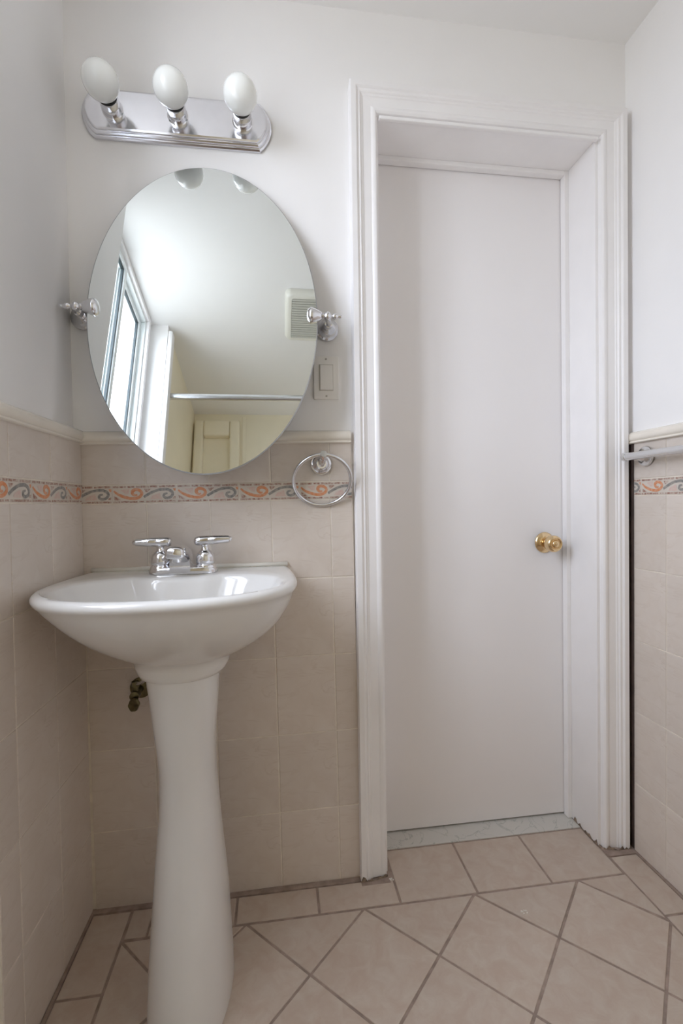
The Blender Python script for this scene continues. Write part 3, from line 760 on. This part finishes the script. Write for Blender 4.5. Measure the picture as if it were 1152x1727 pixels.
# spout: tapering arched body reaching over the basin
bm = bmesh.new(); R = []; SX = .2485
for y, zc, hw, hh in ((FY+.022, fz+.018, .022, .018), (FY+.012, fz+.030, .0240, .028), (FY-.004, fz+.038, .0240, .028), (FY-.022, fz+.0460, .0232, .022), (FY-.045, fz+.0525, .0222, .0165), (FY-.066, fz+.0555, .0212, .0145), (FY-.080, fz+.0555, .0205, .0140), (FY-.0865, fz+.0550, .0190, .0125), (FY-.0895, fz+.0545, .0150, .0090)):
    ring = []
    for i in range(32):
        t = 2*math.pi*i/32; c_, s_ = math.cos(t), math.sin(t); n_ = 2.7 if s_ > 0 else 4.5
        ring.append(bm.verts.new((SX+hw*math.copysign(abs(c_)**(2/n_), c_), y, zc+hh*math.copysign(abs(s_)**(2/n_), s_))))
    R.append(ring)
bridge(bm, R, cap0=True, cap1=True)
spt = under(mesh_obj('spout', bm, M['chrome'], smooth=True, angle=60), fc)
bm = bmesh.new(); R = []
for z, hw, yf in ((fz+.004, .0235, FY-.028), (fz+.02, .0232, FY-.0275), (fz+.044, .0215, FY-.032)):
    R.append([bm.verts.new(p) for p in ((SX-hw, yf, z), (SX+hw, yf, z), (SX+hw, FY+.02, z), (SX-hw, FY+.02, z))])
bridge(bm, R, cap0=True, cap1=True)
sb = mesh_obj('spout_base', bm, M['chrome']); sb.parent = spt
bm = bmesh.new(); lathe(bm, [(0, .0), (.0095, .0), (.0118, .0012), (.0122, .004), (.0122, .014)], Matrix.Translation((SX, FY-.070, fz+.0325)), 32)
ae = mesh_obj('aerator', bm, M['chrome'], smooth=True, angle=40); ae.parent = spt
tag(fc, 'chrome two-handle centerset faucet on the back deck of the sink', 'faucet')

# ------------------------------------------------------------------ shut-off valves below the basin
def valve(x, z, label, hside):
    v_ = empty('shutoff_valve', (x, 0, z))
    mt = axis_matrix((x, -.0005, z), (0, -1, 0))
    bm = bmesh.new(); lathe(bm, [(0, 0), (.0265, 0), (.026, .002), (.018, .006), (.009, .008)], mt, 32); under(mesh_obj('escutcheon', bm, M['oldbrass'], smooth=True, angle=40), v_)
    bm = bmesh.new(); lathe(bm, [(.0075, .006), (.0075, .035), (.011, .036), (.011, .058), (.007, .060), (0, .060)], mt, 24)
    tube(bm, [(x, -.045, z), (x, -.045, z+.03)], .007, 16); lathe(bm, [(.0095, .02), (.0095, .032)], Matrix.Translation((x, -.045, z)), 6)
    under(mesh_obj('valve_body', bm, M['oldbrass'], smooth=True, angle=40), v_)
    bm = bmesh.new(); tube(bm, catmull([(x, -.045, z+.025), (x+.035*hside, -.07, z+.055), (.25+(x-.24)*.3, -.07, z+.2), (.2485+(x-.24)*.25, -.08, .80)], 8), .0042, 12)
    under(mesh_obj('supply_tube', bm, M['satin'], smooth=True), v_)
    # oval handle
    c = Vector((x+.001*hside, -.064, z-.017)); bm = bmesh.new(); ax = Vector((-.35*hside, -.88, -.30)).normalized()
    tube(bm, [(x, -.045, z), c], .004, 12)
    u_ = Vector((.5*hside, 0, .86)); u_ = (u_-ax*u_.dot(ax)).normalized(); v2 = ax.cross(u_); R = []
    for off, s_ in ((-.0045, .70), (-.004, .92), (0, 1), (.0035, .93), (.0042, .72), (.0022, .45)):
        R.append([bm.verts.new(c+ax*off+u_*.0215*s_*math.cos(2*math.pi*i/36)*(1+.05*math.cos(6*2*math.pi*i/36))+v2*.0135*s_*math.sin(2*math.pi*i/36)*(1+.05*math.cos(6*2*math.pi*i/36))) for i in range(36)])
    bridge(bm, R, cap0=True, cap1=True)
    under(mesh_obj('valve_handle', bm, M['oldbrass'], smooth=True, angle=50), v_)
    tag(v_, label, 'valve', 'water shut-off valves under the sink')
valve(.127, .554, 'tarnished brass shut-off valve on the tiles left of the pedestal', 1)
valve(.2975, .602, 'shut-off valve hidden behind the right edge of the pedestal', -1)

# ------------------------------------------------------------------ small debris on the floor
def chips(name, c, r, cnt, label, cat):
    bm = bmesh.new(); rr = random.Random(5)
    for _ in range(cnt):
        p = Vector((c[0]+rr.uniform(-r, r), c[1]+rr.uniform(-r, r), 0)); n = 5; a0 = rr.uniform(0, 6)
        R = [[bm.verts.new(p+Vector((math.cos(a0+i*6.283/n)*rr.uniform(.001, .003), math.sin(a0+i*6.283/n)*rr.uniform(.0008, .0025), z))) for i in range(n)] for z in (.0003, .0016)]
        bridge(bm, R, cap0=True, cap1=True)
    o = mesh_obj(name, bm, M['caulk']); tag(o, label, cat); return o
chips('paint_chip', (1.058, -.167), .007, 6, 'small crumb of white paint on the floor tile before the door', 'paint chip')
chips('paint_flake', (.7605, -.020), .005, 5, 'flaked white paint crumbs at the foot of the left door casing', 'paint flake')
def foot_dirt(pts, name='old_caulk'):
    bm = bmesh.new(); rr = random.Random(9)
    for a, b in zip(pts, pts[1:]):
        a, b = Vector(a), Vector(b); n = max(2, int((b-a).length/.006)); lo, hi, fr = [], [], []
        for i in range(n+1):
            p = a.lerp(b, i/n); h_ = rr.uniform(.001, .008) if rr.random() > .2 else rr.uniform(.008, .017)
            lo.append(bm.verts.new((p.x, p.y, 0.0))); hi.append(bm.verts.new((p.x, p.y, h_)))
        for i in range(n): bm.faces.new([lo[i], lo[i+1], hi[i+1], hi[i]])
    return bm
bm = foot_dirt([(XO-.0006, YB-.034-.0006, 0), (XO+.03, YB-.034-.0006, 0), (XO+.074, YB-.0255, 0)])
under(mesh_obj('old_caulk', bm, M['dirt']), trim1)
bm = foot_dirt([(1.3842, .12, 0), (1.3842, .0, 0), (1.3915, -.009, 0), (1.43, -.0196, 0), (1.4668, -.0198, 0)])
under(mesh_obj('old_caulk', bm, M['dirt']), trim1)
# mortar fillets between floor and walls
bm = bmesh.new(); box(bm, -.002, .679, -.014, .002, -.004, .0012); box(bm, .679, .757, -.030, -.012, -.004, .0006); box(bm, 1.387, W, -.036, .0, -.004, .0012); box(bm, -.001, .006, -1.04, -.01, -.004, .001); box(bm, W-.007, W+.004, -1.04, -.03, -.004, .001)
o = mesh_obj('mortar_edge', bm, M['grout_floor'], floor)
